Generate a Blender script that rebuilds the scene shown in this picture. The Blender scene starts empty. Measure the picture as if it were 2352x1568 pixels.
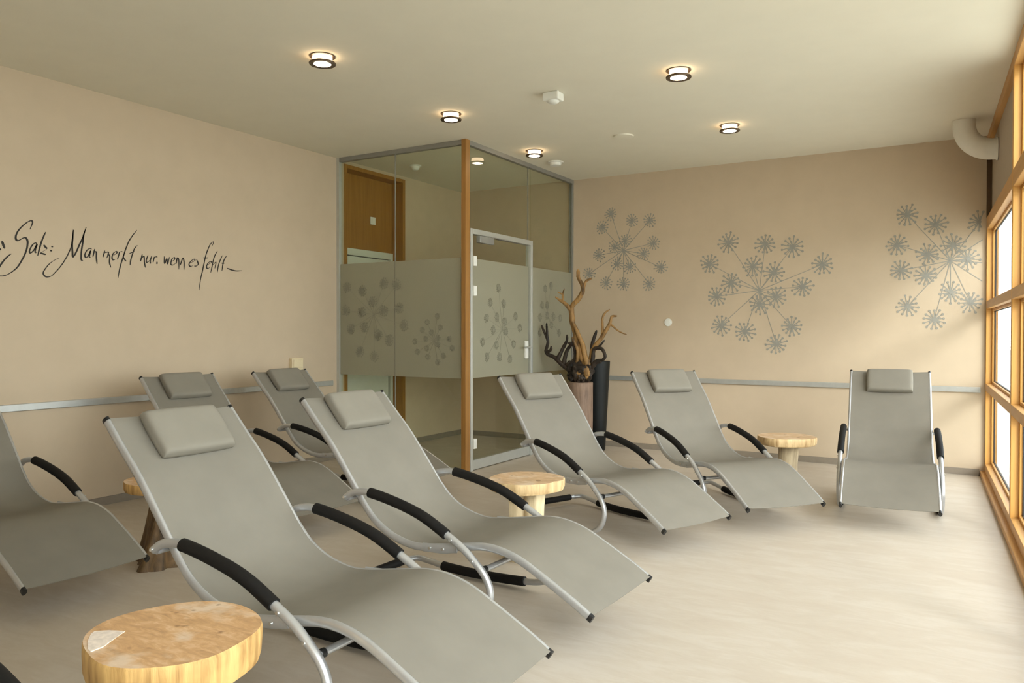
import bpy, bmesh, math, random
from math import sin, cos, pi, sqrt, atan2, radians
from mathutils import Vector, Matrix, noise
C = bpy.context.scene.collection
random.seed(7)

# ------------------------------------------------------------------ camera, sky, sun, exposure
F_PX = 1793.655
YAW, PITCH, ROLL = 0.5301, -0.0119, 0.0013
EYE = Vector((0, 0, 1.25))
def make_camera():
    f = Vector((-sin(YAW)*cos(PITCH), cos(YAW)*cos(PITCH), sin(PITCH)))
    r = Vector((cos(YAW), sin(YAW), 0)); u = r.cross(f)
    r2 = r*cos(ROLL)+u*sin(ROLL); u2 = u*cos(ROLL)-r*sin(ROLL)
    m = Matrix(((r2.x, u2.x, -f.x, EYE.x), (r2.y, u2.y, -f.y, EYE.y), (r2.z, u2.z, -f.z, EYE.z), (0, 0, 0, 1)))
    cd = bpy.data.cameras.new('camera'); cd.sensor_width = 36.0; cd.lens = F_PX/2352*36.0
    cd.clip_start = 0.05; cd.clip_end = 300
    cam = bpy.data.objects.new('camera', cd); C.objects.link(cam); cam.matrix_world = m
    bpy.context.scene.camera = cam
make_camera()
sc = bpy.context.scene
sc.view_settings.view_transform = 'Standard'
sc.view_settings.look = 'None'
sc.view_settings.gamma = 1.0
sc.view_settings.use_curve_mapping = False
sc.view_settings.exposure = 0.1
SKY_STRENGTH = 6.9
SUN_STRENGTH = 1.8
SUN_DIR = Vector((-0.62, 0.66, -0.42))          # the way the light travels
w = bpy.data.worlds.new('overcast_sky'); sc.world = w; w.use_nodes = True
nt = w.node_tree; bg = nt.nodes['Background']
tc = nt.nodes.new('ShaderNodeTexCoord'); sp = nt.nodes.new('ShaderNodeSeparateXYZ'); rp = nt.nodes.new('ShaderNodeValToRGB')
nt.links.new(tc.outputs['Generated'], sp.inputs[0]); nt.links.new(sp.outputs['Z'], rp.inputs[0])
rp.color_ramp.elements[0].position = 0.0; rp.color_ramp.elements[0].color = (0.90, 0.97, 1.0, 1)
rp.color_ramp.elements[1].position = 0.7; rp.color_ramp.elements[1].color = (0.64, 0.685, 0.715, 1)
nt.links.new(rp.outputs[0], bg.inputs[0]); bg.inputs[1].default_value = SKY_STRENGTH
sun = bpy.data.lights.new('sun', 'SUN'); sun.energy = SUN_STRENGTH; sun.angle = radians(17); sun.color = (0.98, 1.0, 1.0)
so = bpy.data.objects.new('sun', sun); C.objects.link(so)
so.rotation_euler = SUN_DIR.to_track_quat('-Z', 'Y').to_euler(); so.location = (6, 0, 8)

# ------------------------------------------------------------------ measures of the room (metres)
LX, DY, RX, HZ = -5.384, 7.947, 0.1208, 2.9586
WD = Vector((0.04482, -0.998995, 0)); WN = Vector((0.998995, 0.04482, 0))   # window wall: along (towards the viewer) and outward
def win(s, off, z): return Vector((RX, DY, 0)) + WD*s + WN*off + Vector((0, 0, z))
PX, PY = -3.875, 5.791                            # glass partition planes
FRONT = -2.4

# ------------------------------------------------------------------ measured outlines (metres on the wall planes)
TEXT=[(1.2,[(2.685,1.833),(2.693,1.808),(2.701,1.786)]),
 (1,[(2.656,1.787),(2.672,1.780),(2.678,1.774)]),
 (1.2,[(2.742,1.756),(2.718,1.736),(2.693,1.705),(2.672,1.672),(2.656,1.639)]),
 (1.05,[(2.859,1.928),(2.870,1.955),(2.876,1.976),(2.871,1.986),(2.858,1.983),(2.835,1.967),(2.810,1.942),(2.787,1.913),(2.773,1.885),(2.769,1.862),(2.774,1.848),(2.787,1.847),(2.804,1.858),(2.822,1.869),(2.835,1.866),(2.843,1.849),(2.843,1.825),(2.837,1.792),(2.823,1.753),(2.800,1.707),(2.778,1.671),(2.750,1.643),(2.720,1.621),(2.693,1.610),(2.671,1.608),(2.647,1.613)]),(0.9,[(2.904,1.834),(2.894,1.842),(2.880,1.832),(2.865,1.810),(2.855,1.782),(2.862,1.771),(2.877,1.784),(2.891,1.806),(2.904,1.834),(2.894,1.801),(2.892,1.777),(2.902,1.778)]),
 (1,[(2.961,1.921),(2.947,1.889),(2.932,1.849),(2.920,1.806),(2.908,1.757)]),
 (1,[(2.948,1.834),(2.959,1.820),(2.971,1.811)]),(0.35,[(2.970,1.809),(2.946,1.791),(2.926,1.778)]),
 (1,[(2.923,1.777),(2.940,1.774),(2.961,1.769)]),
 (1,[(2.998,1.827),(3.010,1.827)]),
 (1,[(2.990,1.799),(3.004,1.799)]),(0.8,[(3.052,1.754),(3.020,1.737),(2.987,1.711),(2.961,1.679),(2.944,1.648),(2.949,1.630),(2.966,1.619),(2.996,1.627),(3.023,1.653),(3.056,1.692),(3.090,1.743),(3.115,1.791),(3.134,1.839),(3.143,1.892),(3.150,1.958)]),
 (1.1,[(3.150,1.958),(3.146,1.908),(3.141,1.855),(3.143,1.806),(3.147,1.769),(3.171,1.808),(3.193,1.860),(3.216,1.909),(3.242,1.987)]),
 (1,[(3.235,1.970),(3.222,1.925),(3.216,1.875),(3.207,1.815),(3.205,1.758),(3.217,1.750)]),(0.9,[(3.281,1.836),(3.267,1.839),(3.247,1.825),(3.231,1.792),(3.237,1.774),(3.254,1.784),(3.273,1.824),(3.263,1.779),(3.276,1.780)]),(0.9,[(3.303,1.839),(3.289,1.781)]),(0.9,[(3.294,1.813),(3.314,1.818),(3.315,1.777),(3.320,1.733)]),(0.9,[(3.379,1.834),(3.364,1.785)]),(0.8,[(3.373,1.817),(3.406,1.824),(3.393,1.781)]),(0.8,[(3.399,1.810),(3.415,1.799),(3.413,1.753),(3.424,1.716)]),(0.9,[(3.447,1.806),(3.471,1.826),(3.464,1.835),(3.444,1.820),(3.433,1.790),(3.440,1.773),(3.457,1.776)]),(0.9,[(3.474,1.778),(3.485,1.811),(3.492,1.836)]),(0.7,[(3.488,1.828),(3.502,1.837),(3.516,1.837)]),(0.9,[(3.631,2.010),(3.598,1.969),(3.566,1.920),(3.541,1.862),(3.520,1.801),(3.502,1.747),(3.488,1.694),(3.479,1.645)]),(0.8,[(3.537,1.832),(3.520,1.807),(3.527,1.788),(3.544,1.770)]),(0.9,[(3.634,1.897),(3.612,1.872),(3.594,1.827),(3.580,1.783),(3.574,1.743)]),(0.9,[(3.569,1.830),(3.587,1.838),(3.609,1.848)]),
 (1,[(3.674,1.833),(3.666,1.803),(3.658,1.779)]),(0.9,[(3.666,1.800),(3.687,1.819),(3.691,1.773),(3.699,1.735)]),(0.9,[(3.721,1.831),(3.707,1.792),(3.712,1.775),(3.738,1.794)]),(0.9,[(3.753,1.828),(3.740,1.791),(3.742,1.768)]),(0.9,[(3.775,1.824),(3.763,1.778)]),(0.8,[(3.771,1.812),(3.788,1.824),(3.801,1.823)]),
 (1,[(3.798,1.787),(3.796,1.768)]),
 (1,[(3.860,1.833),(3.863,1.779),(3.882,1.818),(3.888,1.776),(3.906,1.832)]),(0.9,[(3.921,1.794),(3.951,1.817),(3.947,1.832),(3.926,1.815),(3.918,1.778),(3.936,1.772),(3.961,1.788)]),(0.9,[(3.975,1.835),(3.964,1.782)]),(0.8,[(3.970,1.813),(3.982,1.829),(3.989,1.808),(3.989,1.741)]),(0.9,[(4.022,1.832),(4.001,1.775)]),(0.9,[(4.014,1.810),(4.028,1.833),(4.037,1.800),(4.036,1.741)]),(0.9,[(4.094,1.800),(4.135,1.822),(4.129,1.833),(4.102,1.817),(4.082,1.789),(4.094,1.773),(4.117,1.780)]),(0.9,[(4.152,1.835),(4.168,1.799),(4.152,1.781),(4.129,1.778)]),(0.9,[(4.306,1.960),(4.318,1.989),(4.302,1.984),(4.281,1.961),(4.256,1.911),(4.238,1.862),(4.224,1.807),(4.208,1.741),(4.191,1.679),(4.175,1.587)]),(0.9,[(4.216,1.852),(4.240,1.852),(4.264,1.856)]),(0.9,[(4.260,1.799),(4.297,1.821),(4.285,1.827),(4.260,1.809),(4.248,1.781),(4.258,1.767),(4.284,1.781)]),(0.9,[(4.355,1.920),(4.330,1.880),(4.313,1.834),(4.301,1.785),(4.288,1.736)]),(0.8,[(4.309,1.799),(4.340,1.826),(4.329,1.773)]),(0.9,[(4.405,1.886),(4.380,1.839),(4.363,1.793),(4.354,1.744)]),
 (1,[(4.447,1.887),(4.417,1.839),(4.400,1.758)]),(0.9,[(4.396,1.822),(4.424,1.822)]),
 (1,[(4.451,1.784),(4.481,1.777),(4.511,1.771),(4.550,1.768),(4.608,1.774)]),]
DECALS=[((-3.255,2.139),0.071,[(-3.402,2.545),(-3.156,2.457),(-2.956,2.443),(-3.507,2.407),(-3.234,2.244),(-2.912,2.200),(-3.359,2.180),(-3.021,2.091),(-3.544,2.102),(-2.830,1.940),(-3.179,1.959),(-3.326,1.997),(-3.662,1.902),(-3.457,1.793),(-3.250,1.776),(-2.958,1.768)]),((-1.807,1.669),0.1,[(-2.117,2.160),(-1.752,2.125),(-1.492,2.084),(-2.309,1.953),(-1.220,1.901),(-1.871,1.910),(-1.665,1.838),(-2.085,1.756),(-1.400,1.694),(-2.232,1.617),(-1.646,1.601),(-1.806,1.531),(-2.187,1.320),(-1.946,1.258),(-1.496,1.309),(-1.640,1.136)]),((-0.152,1.888),0.093,[(-0.498,2.320),(-0.268,2.216),(-0.579,2.051),(-0.131,2.026),(0.068,2.217),(-0.329,1.954),(-0.544,1.818),(-0.342,1.764),(-0.020,1.898),(-0.148,1.606),(0.004,1.516),(-0.489,1.492),(-0.274,1.369)]),]
ETCH=[(1,(-4.922,1.418),0.050,[(-5.263,1.686),(-5.064,1.650),(-4.801,1.712),(-4.645,1.693),(-5.277,1.462),(-4.935,1.537),(-5.078,1.440),(-4.801,1.451),(-4.614,1.473),(-5.210,1.279),(-5.039,1.294),(-4.559,1.313),(-4.865,1.220),(-4.732,1.171),(-5.098,1.058),(-4.916,1.016)]),
 (1,(-4.213,1.170),0.027,[(-4.176,1.396),(-4.289,1.340),(-4.143,1.292),(-4.346,1.271),(-4.242,1.245),(-4.307,1.188),(-4.167,1.193),(-4.046,1.189),(-4.432,1.163),(-4.172,1.137),(-4.295,1.102),(-4.402,1.068),(-4.283,1.022),(-4.109,1.034),(-4.012,1.106),(-4.172,0.976)]),(0,(6.411,1.281),0.040,[(6.343,1.670),(6.195,1.527),(6.439,1.525),(6.132,1.380),(6.316,1.393),(6.668,1.404),(6.459,1.351),(6.250,1.270),(6.479,1.256),(6.750,1.292),(6.061,1.160),(6.307,1.128),(6.628,1.134),(6.141,1.019),(6.364,1.013),(6.558,0.988)]),(0,(7.335,1.427),0.040,[(7.287,1.711),(7.417,1.745),(7.219,1.534),(7.335,1.537),(7.173,1.408),(7.335,1.427),(7.639,1.405),(7.479,1.419),(7.174,1.246),(7.614,1.240),(7.431,1.329)]),]
WOOD=[('g',(0.036, 0.03),0,[(-3.360,0.880),(-3.429,1.090),(-3.484,1.252),(-3.519,1.389),(-3.520,1.515),(-3.430,1.600),(-3.403,1.712),(-3.442,1.812),(-3.458,1.888)]),('g',(0.018, 0.008),0,[(-3.406,1.699),(-3.365,1.766),(-3.305,1.793)]),('g',(0.024, 0.008),-0.03,[(-3.527,1.477),(-3.604,1.554),(-3.688,1.618)]),('g',(0.014, 0.006),-0.05,[(-3.604,1.554),(-3.597,1.635),(-3.566,1.694)]),('g',(0.009, 0.005),-0.05,[(-3.597,1.635),(-3.642,1.665)]),('g',(0.014, 0.008),0.02,[(-3.451,1.813),(-3.472,1.876)]),('g',(0.03, 0.012),-0.06,[(-3.326,0.905),(-3.381,1.128),(-3.440,1.264),(-3.492,1.364)]),('g',(0.02, 0.012),-0.08,[(-3.456,0.902),(-3.429,1.065),(-3.471,1.202)]),('g',(0.028, 0.009),0.06,[(-3.319,0.967),(-3.286,1.092),(-3.199,1.203),(-3.133,1.325),(-3.113,1.411),(-3.061,1.416)]),('g',(0.015, 0.006),0.08,[(-3.196,1.203),(-3.206,1.363),(-3.186,1.448),(-3.144,1.484)]),('g',(0.01, 0.005),0.05,[(-3.120,1.325),(-3.041,1.270),(-2.956,1.231)]),('d',(0.022, 0.007),-0.1,[(-3.525,0.863),(-3.567,0.900),(-3.680,0.986),(-3.787,1.048),(-3.754,1.162),(-3.802,1.264),(-3.819,1.328)]),('d',(0.012, 0.006),-0.12,[(-3.754,1.162),(-3.763,1.290),(-3.741,1.347)]),('d',(0.014, 0.009),-0.1,[(-3.787,1.048),(-3.720,1.068),(-3.699,1.102)]),('d',(0.018, 0.008),-0.02,[(-3.652,0.974),(-3.610,1.075),(-3.561,1.164),(-3.559,1.227)]),('d',(0.018, 0.009),-0.06,[(-3.588,0.937),(-3.556,1.063),(-3.477,1.133),(-3.519,1.139)]),('d',(0.016, 0.01),-0.05,[(-3.484,0.939),(-3.470,1.064),(-3.470,1.139)]),('d',(0.016, 0.011),0,[(-3.286,0.943),(-3.279,1.067),(-3.219,1.092),(-3.165,1.056),(-3.143,1.007),(-3.198,0.964)]),('d',(0.016, 0.01),0.04,[(-3.313,0.992),(-3.296,1.166),(-3.266,1.274)]),('d',(0.01, 0.006),0.02,[(-3.239,1.092),(-3.186,1.142),(-3.162,1.173)]),('d',(0.018, 0.022),0,[(-3.198,0.964),(-3.252,0.944),(-3.306,0.881)]),]
POSES={'A': [-1.2041, 2.0328, 0.0117, -0.0088], 'B': [-1.2123, 2.9603, -0.038, -0.0094], 'C': [-1.3278, 4.3585, -0.3978, 0.0047], 'D': [-0.9787, 5.0557, -0.721, 0.0005], 'E': [-0.4263, 5.3912, -1.4897, 0.014], 'F': [-3.4227, 2.0673, -0.0215, 0.0062], 'G': [-3.3934, 3.5613, -0.0537, 0.0048], 'H': [-3.3797, 4.6175, 0.0018, -0.0115]}

# ------------------------------------------------------------------ materials
def new_mat(name):
    m = bpy.data.materials.new(name); m.use_nodes = True
    return m, m.node_tree, m.node_tree.nodes['Principled BSDF']
def N(nt, t, **kw):
    n = nt.nodes.new(t)
    for k, v in kw.items(): setattr(n, k, v)
    return n
def ramp(nt, fac, stops):
    r = N(nt, 'ShaderNodeValToRGB'); els = r.color_ramp.elements
    while len(els) < len(stops): els.new(0.5)
    for e, (p, c) in zip(els, stops): e.position = p; e.color = (*c, 1)
    nt.links.new(fac, r.inputs[0]); return r.outputs[0]
def texco(nt, scale=(1, 1, 1), kind='Object', rot=(0, 0, 0)):
    t = N(nt, 'ShaderNodeTexCoord'); m = N(nt, 'ShaderNodeMapping'); m.inputs['Scale'].default_value = scale; m.inputs['Rotation'].default_value = rot
    nt.links.new(t.outputs[kind], m.inputs[0]); return m.outputs[0]
def noise_tex(nt, vec, scale, detail=4, rough=0.55, dist=0.0):
    n = N(nt, 'ShaderNodeTexNoise'); n.inputs['Scale'].default_value = scale; n.inputs['Detail'].default_value = detail
    n.inputs['Roughness'].default_value = rough; n.inputs['Distortion'].default_value = dist
    nt.links.new(vec, n.inputs['Vector']); return n.outputs['Fac']
def bump(nt, b, h, strength, dist=0.01):
    n = N(nt, 'ShaderNodeBump'); n.inputs['Strength'].default_value = strength; n.inputs['Distance'].default_value = dist
    nt.links.new(h, n.inputs['Height']); nt.links.new(n.outputs[0], b.inputs['Normal'])
def plain(name, col, rough=0.5, metal=0.0, var=0.0, vs=20, bm=0.0, spec=None):
    m, nt, b = new_mat(name)
    b.inputs['Roughness'].default_value = rough; b.inputs['Metallic'].default_value = metal
    if spec is not None: b.inputs['Specular IOR Level'].default_value = spec
    v = texco(nt); f = noise_tex(nt, v, vs)
    c = ramp(nt, f, [(0.3, tuple(x*(1-var) for x in col)), (0.7, tuple(min(1, x*(1+var)) for x in col))])
    nt.links.new(c, b.inputs['Base Color'])
    if bm: bump(nt, b, f, bm, 0.002)
    return m
M = {}
M['wall'] = plain('wall_paint', (0.56, 0.447, 0.318), 0.85, var=0.025, vs=6, spec=0.2)
M['ceiling'] = plain('ceiling_paint', (0.78, 0.73, 0.60), 0.9, var=0.015, vs=4, spec=0.2)
M['base'] = plain('baseboard_grey', (0.26, 0.215, 0.165), 0.6, var=0.06)
M['rail'] = plain('brushed_rail', (0.50, 0.50, 0.47), 0.42, metal=0.55, var=0.05)
M['alu'] = plain('frame_aluminium', (0.55, 0.56, 0.52), 0.4, metal=0.5, var=0.03)
M['alu_dark'] = plain('channel_grey', (0.30, 0.29, 0.26), 0.5, metal=0.35, var=0.03)
M['white'] = plain('white_plastic', (0.78, 0.77, 0.70), 0.45, var=0.02)
M['duct'] = plain('duct_white', (0.80, 0.77, 0.69), 0.5, var=0.02)
M['socket'] = plain('cream_plastic', (0.74, 0.62, 0.40), 0.45, var=0.02)
M['ink'] = plain('lettering_black', (0.018, 0.013, 0.008), 0.7, var=0.1)
M['decal'] = plain('decal_grey', (0.30, 0.285, 0.24), 0.6, var=0.06)
M['black'] = plain('foam_black', (0.008, 0.007, 0.006), 0.7, var=0.2, vs=60, bm=0.15, spec=0.22)
M['cap'] = plain('cap_black', (0.010, 0.010, 0.010), 0.4, var=0.1)
M['steel'] = plain('silver_tube', (0.52, 0.525, 0.53), 0.32, metal=0.65, var=0.04, vs=30)
M['bolt'] = plain('bolt_zinc', (0.7, 0.7, 0.68), 0.25, metal=0.9)
M['panel'] = plain('infill_panel', (0.42, 0.34, 0.26), 0.7, var=0.03)
M['doorwhite'] = plain('door_white', (0.66, 0.68, 0.60), 0.5, var=0.02)
M['gasket'] = plain('gasket_black', (0.02, 0.02, 0.02), 0.6)
M['vase'] = plain('vase_charcoal', (0.007, 0.008, 0.0075), 0.5, var=0.15, spec=0.3)
M['closer'] = plain('closer_grey', (0.34, 0.34, 0.32), 0.4, metal=0.5)

def mat_floor():
    m, nt, b = new_mat('floor_linoleum')
    v = texco(nt, (1.6, 5.0, 1)); f1 = noise_tex(nt, v, 2.2, 8, 0.66, 0.8)
    v2 = texco(nt, (1, 1, 1)); f2 = noise_tex(nt, v2, 0.9, 3)
    v3 = texco(nt, (4, 14, 1)); f3 = noise_tex(nt, v3, 5, 3)
    a = N(nt, 'ShaderNodeMath', operation='MULTIPLY_ADD'); nt.links.new(f2, a.inputs[0]); a.inputs[1].default_value = 0.5; nt.links.new(f1, a.inputs[2])
    a2 = N(nt, 'ShaderNodeMath', operation='MULTIPLY_ADD'); nt.links.new(f3, a2.inputs[0]); a2.inputs[1].default_value = 0.22; nt.links.new(a.outputs[0], a2.inputs[2])
    c = ramp(nt, a2.outputs[0], [(0.60, (0.50, 0.425, 0.342)), (0.84, (0.535, 0.465, 0.38)), (1.08, (0.57, 0.505, 0.425))])
    nt.links.new(c, b.inputs['Base Color']); b.inputs['Roughness'].default_value = 0.42; b.inputs['Specular IOR Level'].default_value = 0.35
    bump(nt, b, f3, 0.05, 0.002); return m
M['floor'] = mat_floor()

def mat_timber(name, dark, light, axis, rough=0.45):
    m, nt, b = new_mat(name)
    s = [26, 26, 26]; s[axis] = 1.3
    v = texco(nt, tuple(s)); f = noise_tex(nt, v, 1.0, 5, 0.6, 0.8)
    c = ramp(nt, f, [(0.25, dark), (0.75, light)])
    nt.links.new(c, b.inputs['Base Color']); b.inputs['Roughness'].default_value = rough; bump(nt, b, f, 0.08, 0.003)
    return m
M['timber_v'] = mat_timber('window_timber_upright', (0.56, 0.27, 0.055), (0.70, 0.38, 0.10), 2)
M['timber_h'] = mat_timber('window_timber_cross', (0.50, 0.25, 0.07), (0.62, 0.34, 0.11), 1)
M['post'] = mat_timber('post_timber', (0.25, 0.115, 0.022), (0.40, 0.195, 0.048), 2)
M['brown'] = mat_timber('corner_mullion_shaded', (0.05, 0.024, 0.005), (0.09, 0.045, 0.01), 2)  # shade on the upper corner mullion, painted as a darker timber
M['wood_panel'] = mat_timber('door_panel_wood', (0.27, 0.115, 0.012), (0.38, 0.175, 0.028), 2)

def mat_cutwood(name, base, light, seed):
    m, nt, b = new_mat(name)
    v = texco(nt, (1, 1, 1)); off = N(nt, 'ShaderNodeVectorMath', operation='ADD'); off.inputs[1].default_value = (seed, seed*0.7, 0); nt.links.new(v, off.inputs[0])
    v = off.outputs[0]
    st = N(nt, 'ShaderNodeMapping'); st.inputs['Scale'].default_value = (5, 15, 5); st.inputs['Rotation'].default_value = (0, 0, 0.5+seed); nt.links.new(v, st.inputs[0])
    f1 = noise_tex(nt, st.outputs[0], 2.4, 7, 0.68, 0.8); f2 = noise_tex(nt, v, 6.0, 4, 0.6)
    c1 = ramp(nt, f1, [(0.30, tuple(x*0.70 for x in base)), (0.52, base), (0.72, light)])
    patch = ramp(nt, f2, [(0.53, (0, 0, 0)), (0.66, (1, 1, 1))])
    mx = N(nt, 'ShaderNodeMixRGB'); mx.inputs[2].default_value = (0.70, 0.56, 0.42, 1); nt.links.new(c1, mx.inputs[1])
    g = N(nt, 'ShaderNodeMath', operation='MULTIPLY'); nt.links.new(patch, g.inputs[0]); g.inputs[1].default_value = 0.75; nt.links.new(g.outputs[0], mx.inputs[0])
    knot = noise_tex(nt, v, 17.0, 2, 0.5); kr = ramp(nt, knot, [(0.26, (0.45, 0.40, 0.35)), (0.34, (1, 1, 1))])
    mu = N(nt, 'ShaderNodeMixRGB', blend_type='MULTIPLY'); mu.inputs[0].default_value = 1.0; nt.links.new(mx.outputs[0], mu.inputs[1]); nt.links.new(kr, mu.inputs[2])
    nt.links.new(mu.outputs[0], b.inputs['Base Color']); b.inputs['Roughness'].default_value = 0.55; bump(nt, b, f1, 0.12, 0.004)
    return m
def mat_sidewood(name, dark, light, seed):
    m, nt, b = new_mat(name)
    v = texco(nt, (22, 22, 2.2)); off = N(nt, 'ShaderNodeVectorMath', operation='ADD'); off.inputs[1].default_value = (seed, seed, seed); nt.links.new(v, off.inputs[0])
    f = noise_tex(nt, off.outputs[0], 1.2, 5, 0.65, 0.5); v2 = texco(nt); f2 = noise_tex(nt, v2, 7, 3)
    a = N(nt, 'ShaderNodeMath', operation='MULTIPLY_ADD'); nt.links.new(f2, a.inputs[0]); a.inputs[1].default_value = 0.6; nt.links.new(f, a.inputs[2])
    c = ramp(nt, a.outputs[0], [(0.58, dark), (0.74, tuple((p+q)/2 for p, q in zip(dark, light))), (0.95, light)])
    nt.links.new(c, b.inputs['Base Color']); b.inputs['Roughness'].default_value = 0.65; bump(nt, b, f, 0.4, 0.008)
    return m
M['top_a'] = mat_cutwood('cut_wood_honey', (0.56, 0.33, 0.155), (0.70, 0.48, 0.29), 0.3)
M['side_a'] = mat_sidewood('stump_side_honey', (0.30, 0.155, 0.04), (0.68, 0.42, 0.15), 2.0)
M['top_b'] = mat_cutwood('cut_wood_pale', (0.58, 0.38, 0.21), (0.70, 0.52, 0.34), 1.7)
M['side_b'] = mat_sidewood('stump_side_pale', (0.30, 0.17, 0.06), (0.70, 0.50, 0.26), 5.0)
M['leg_pale'] = mat_sidewood('stump_leg_pale', (0.44, 0.31, 0.16), (0.66, 0.54, 0.34), 7.0)
M['leg_grey'] = mat_sidewood('stump_leg_weathered', (0.16, 0.11, 0.06), (0.46, 0.36, 0.22), 9.0)
M['leg_dark'] = mat_sidewood('root_leg_brown', (0.03, 0.018, 0.008), (0.20, 0.115, 0.045), 11.0)
M['fleck'] = plain('bare_wood_fleck', (0.70, 0.60, 0.51), 0.85, var=0.15, vs=60)
M['gold'] = mat_sidewood('driftwood_golden', (0.04, 0.018, 0.004), (0.40, 0.22, 0.07), 3.0)
M['dark'] = mat_sidewood('driftwood_dark', (0.004, 0.003, 0.002), (0.035, 0.02, 0.01), 4.0)
M['pedestal'] = mat_sidewood('pedestal_brown', (0.15, 0.095, 0.065), (0.30, 0.20, 0.14), 6.0)

def mat_fabric(name, col, thin):
    m, nt, b = new_mat(name)
    v = texco(nt, (1, 1, 1)); f = noise_tex(nt, v, 900, 1); f2 = noise_tex(nt, v, 5, 3)
    c = ramp(nt, f2, [(0.3, tuple(x*0.95 for x in col)), (0.7, tuple(x*1.05 for x in col))])
    nt.links.new(c, b.inputs['Base Color']); b.inputs['Roughness'].default_value = 0.75; b.inputs['Specular IOR Level'].default_value = 0.25
    bump(nt, b, f, 0.15, 0.001)
    if thin:
        out = nt.nodes['Material Output']; tr = N(nt, 'ShaderNodeBsdfTranslucent'); tp = N(nt, 'ShaderNodeBsdfTransparent')
        nt.links.new(c, tr.inputs[0]); m1 = N(nt, 'ShaderNodeMixShader'); m1.inputs[0].default_value = 0.14
        nt.links.new(b.outputs[0], m1.inputs[1]); nt.links.new(tr.outputs[0], m1.inputs[2])
        m2 = N(nt, 'ShaderNodeMixShader'); m2.inputs[0].default_value = 0.10
        nt.links.new(m1.outputs[0], m2.inputs[1]); nt.links.new(tp.outputs[0], m2.inputs[2]); nt.links.new(m2.outputs[0], out.inputs[0])
    return m
M['sling'] = mat_fabric('sling_mesh_grey', (0.258, 0.233, 0.190), True)
M['pillow'] = mat_fabric('pillow_grey', (0.225, 0.203, 0.163), False)

def mat_glass(name, tint, refl=1.0):
    m = bpy.data.materials.new(name); m.use_nodes = True; nt = m.node_tree; nt.nodes.clear()
    out = N(nt, 'ShaderNodeOutputMaterial'); tp = N(nt, 'ShaderNodeBsdfTransparent'); gl = N(nt, 'ShaderNodeBsdfGlossy')
    gl.inputs['Roughness'].default_value = 0.0; tp.inputs[0].default_value = (*tint, 1)
    fr = N(nt, 'ShaderNodeFresnel'); fr.inputs['IOR'].default_value = 1.45
    k = N(nt, 'ShaderNodeMath', operation='MULTIPLY'); nt.links.new(fr.outputs[0], k.inputs[0])
    ge = N(nt, 'ShaderNodeNewGeometry'); fr2 = N(nt, 'ShaderNodeMath', operation='MULTIPLY_ADD')   # only the outer faces mirror
    nt.links.new(ge.outputs['Backfacing'], fr2.inputs[0]); fr2.inputs[1].default_value = -refl; fr2.inputs[2].default_value = refl; nt.links.new(fr2.outputs[0], k.inputs[1])
    mx = N(nt, 'ShaderNodeMixShader'); nt.links.new(k.outputs[0], mx.inputs[0]); nt.links.new(tp.outputs[0], mx.inputs[1]); nt.links.new(gl.outputs[0], mx.inputs[2])
    nt.links.new(mx.outputs[0], out.inputs[0]); return m
M['glass'] = mat_glass('partition_glass', (0.94, 0.955, 0.905))
M['winglass'] = mat_glass('window_glass', (0.97, 0.98, 0.97), 1.0)
def mat_frost(name, col, clear):
    m = bpy.data.materials.new(name); m.use_nodes = True; nt = m.node_tree; nt.nodes.clear()
    out = N(nt, 'ShaderNodeOutputMaterial'); df = N(nt, 'ShaderNodeBsdfDiffuse'); tl = N(nt, 'ShaderNodeBsdfTranslucent'); tp = N(nt, 'ShaderNodeBsdfRefraction')
    v = texco(nt); f = noise_tex(nt, v, 300, 1); c = ramp(nt, f, [(0.3, tuple(x*0.96 for x in col)), (0.7, col)])
    nt.links.new(c, df.inputs[0]); nt.links.new(c, tl.inputs[0]); tp.inputs['Roughness'].default_value = 0.45; tp.inputs['IOR'].default_value = 1.25; tp.inputs[0].default_value = (0.92, 0.93, 0.86, 1)
    a = N(nt, 'ShaderNodeMixShader'); a.inputs[0].default_value = 0.55; nt.links.new(df.outputs[0], a.inputs[1]); nt.links.new(tl.outputs[0], a.inputs[2])
    b2 = N(nt, 'ShaderNodeMixShader'); b2.inputs[0].default_value = clear; nt.links.new(a.outputs[0], b2.inputs[1]); nt.links.new(tp.outputs[0], b2.inputs[2])
    nt.links.new(b2.outputs[0], out.inputs[0]); return m
M['frost'] = mat_frost('frosted_film', (0.66, 0.63, 0.50), 0.25)
M['etch'] = mat_frost('frosted_film_flower', (0.545, 0.52, 0.41), 0.25)
def mat_emit(name, col, s):
    m = bpy.data.materials.new(name); m.use_nodes = True; nt = m.node_tree; nt.nodes.clear()
    out = N(nt, 'ShaderNodeOutputMaterial'); e = N(nt, 'ShaderNodeEmission'); e.inputs[0].default_value = (*col, 1); e.inputs[1].default_value = s
    nt.links.new(e.outputs[0], out.inputs[0]); return m
M['lamp'] = mat_emit('lamp_glass_lit', (1.0, 0.80, 0.56), 55.0)
M['lamp_drum'] = mat_emit('lamp_drum_lit', (1.0, 0.72, 0.44), 12.0)
M['copper'] = plain('lamp_ring_bronze', (0.10, 0.065, 0.04), 0.35, metal=0.6)
M['leaf'] = plain('leaf_green', (0.20, 0.225, 0.13), 0.7, var=0.5, vs=3)
M['bark'] = plain('bark', (0.12, 0.09, 0.06), 0.9, var=0.3)
M['ground'] = plain('paving_pale', (0.60, 0.60, 0.55), 0.9, var=0.08, vs=1)

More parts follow.
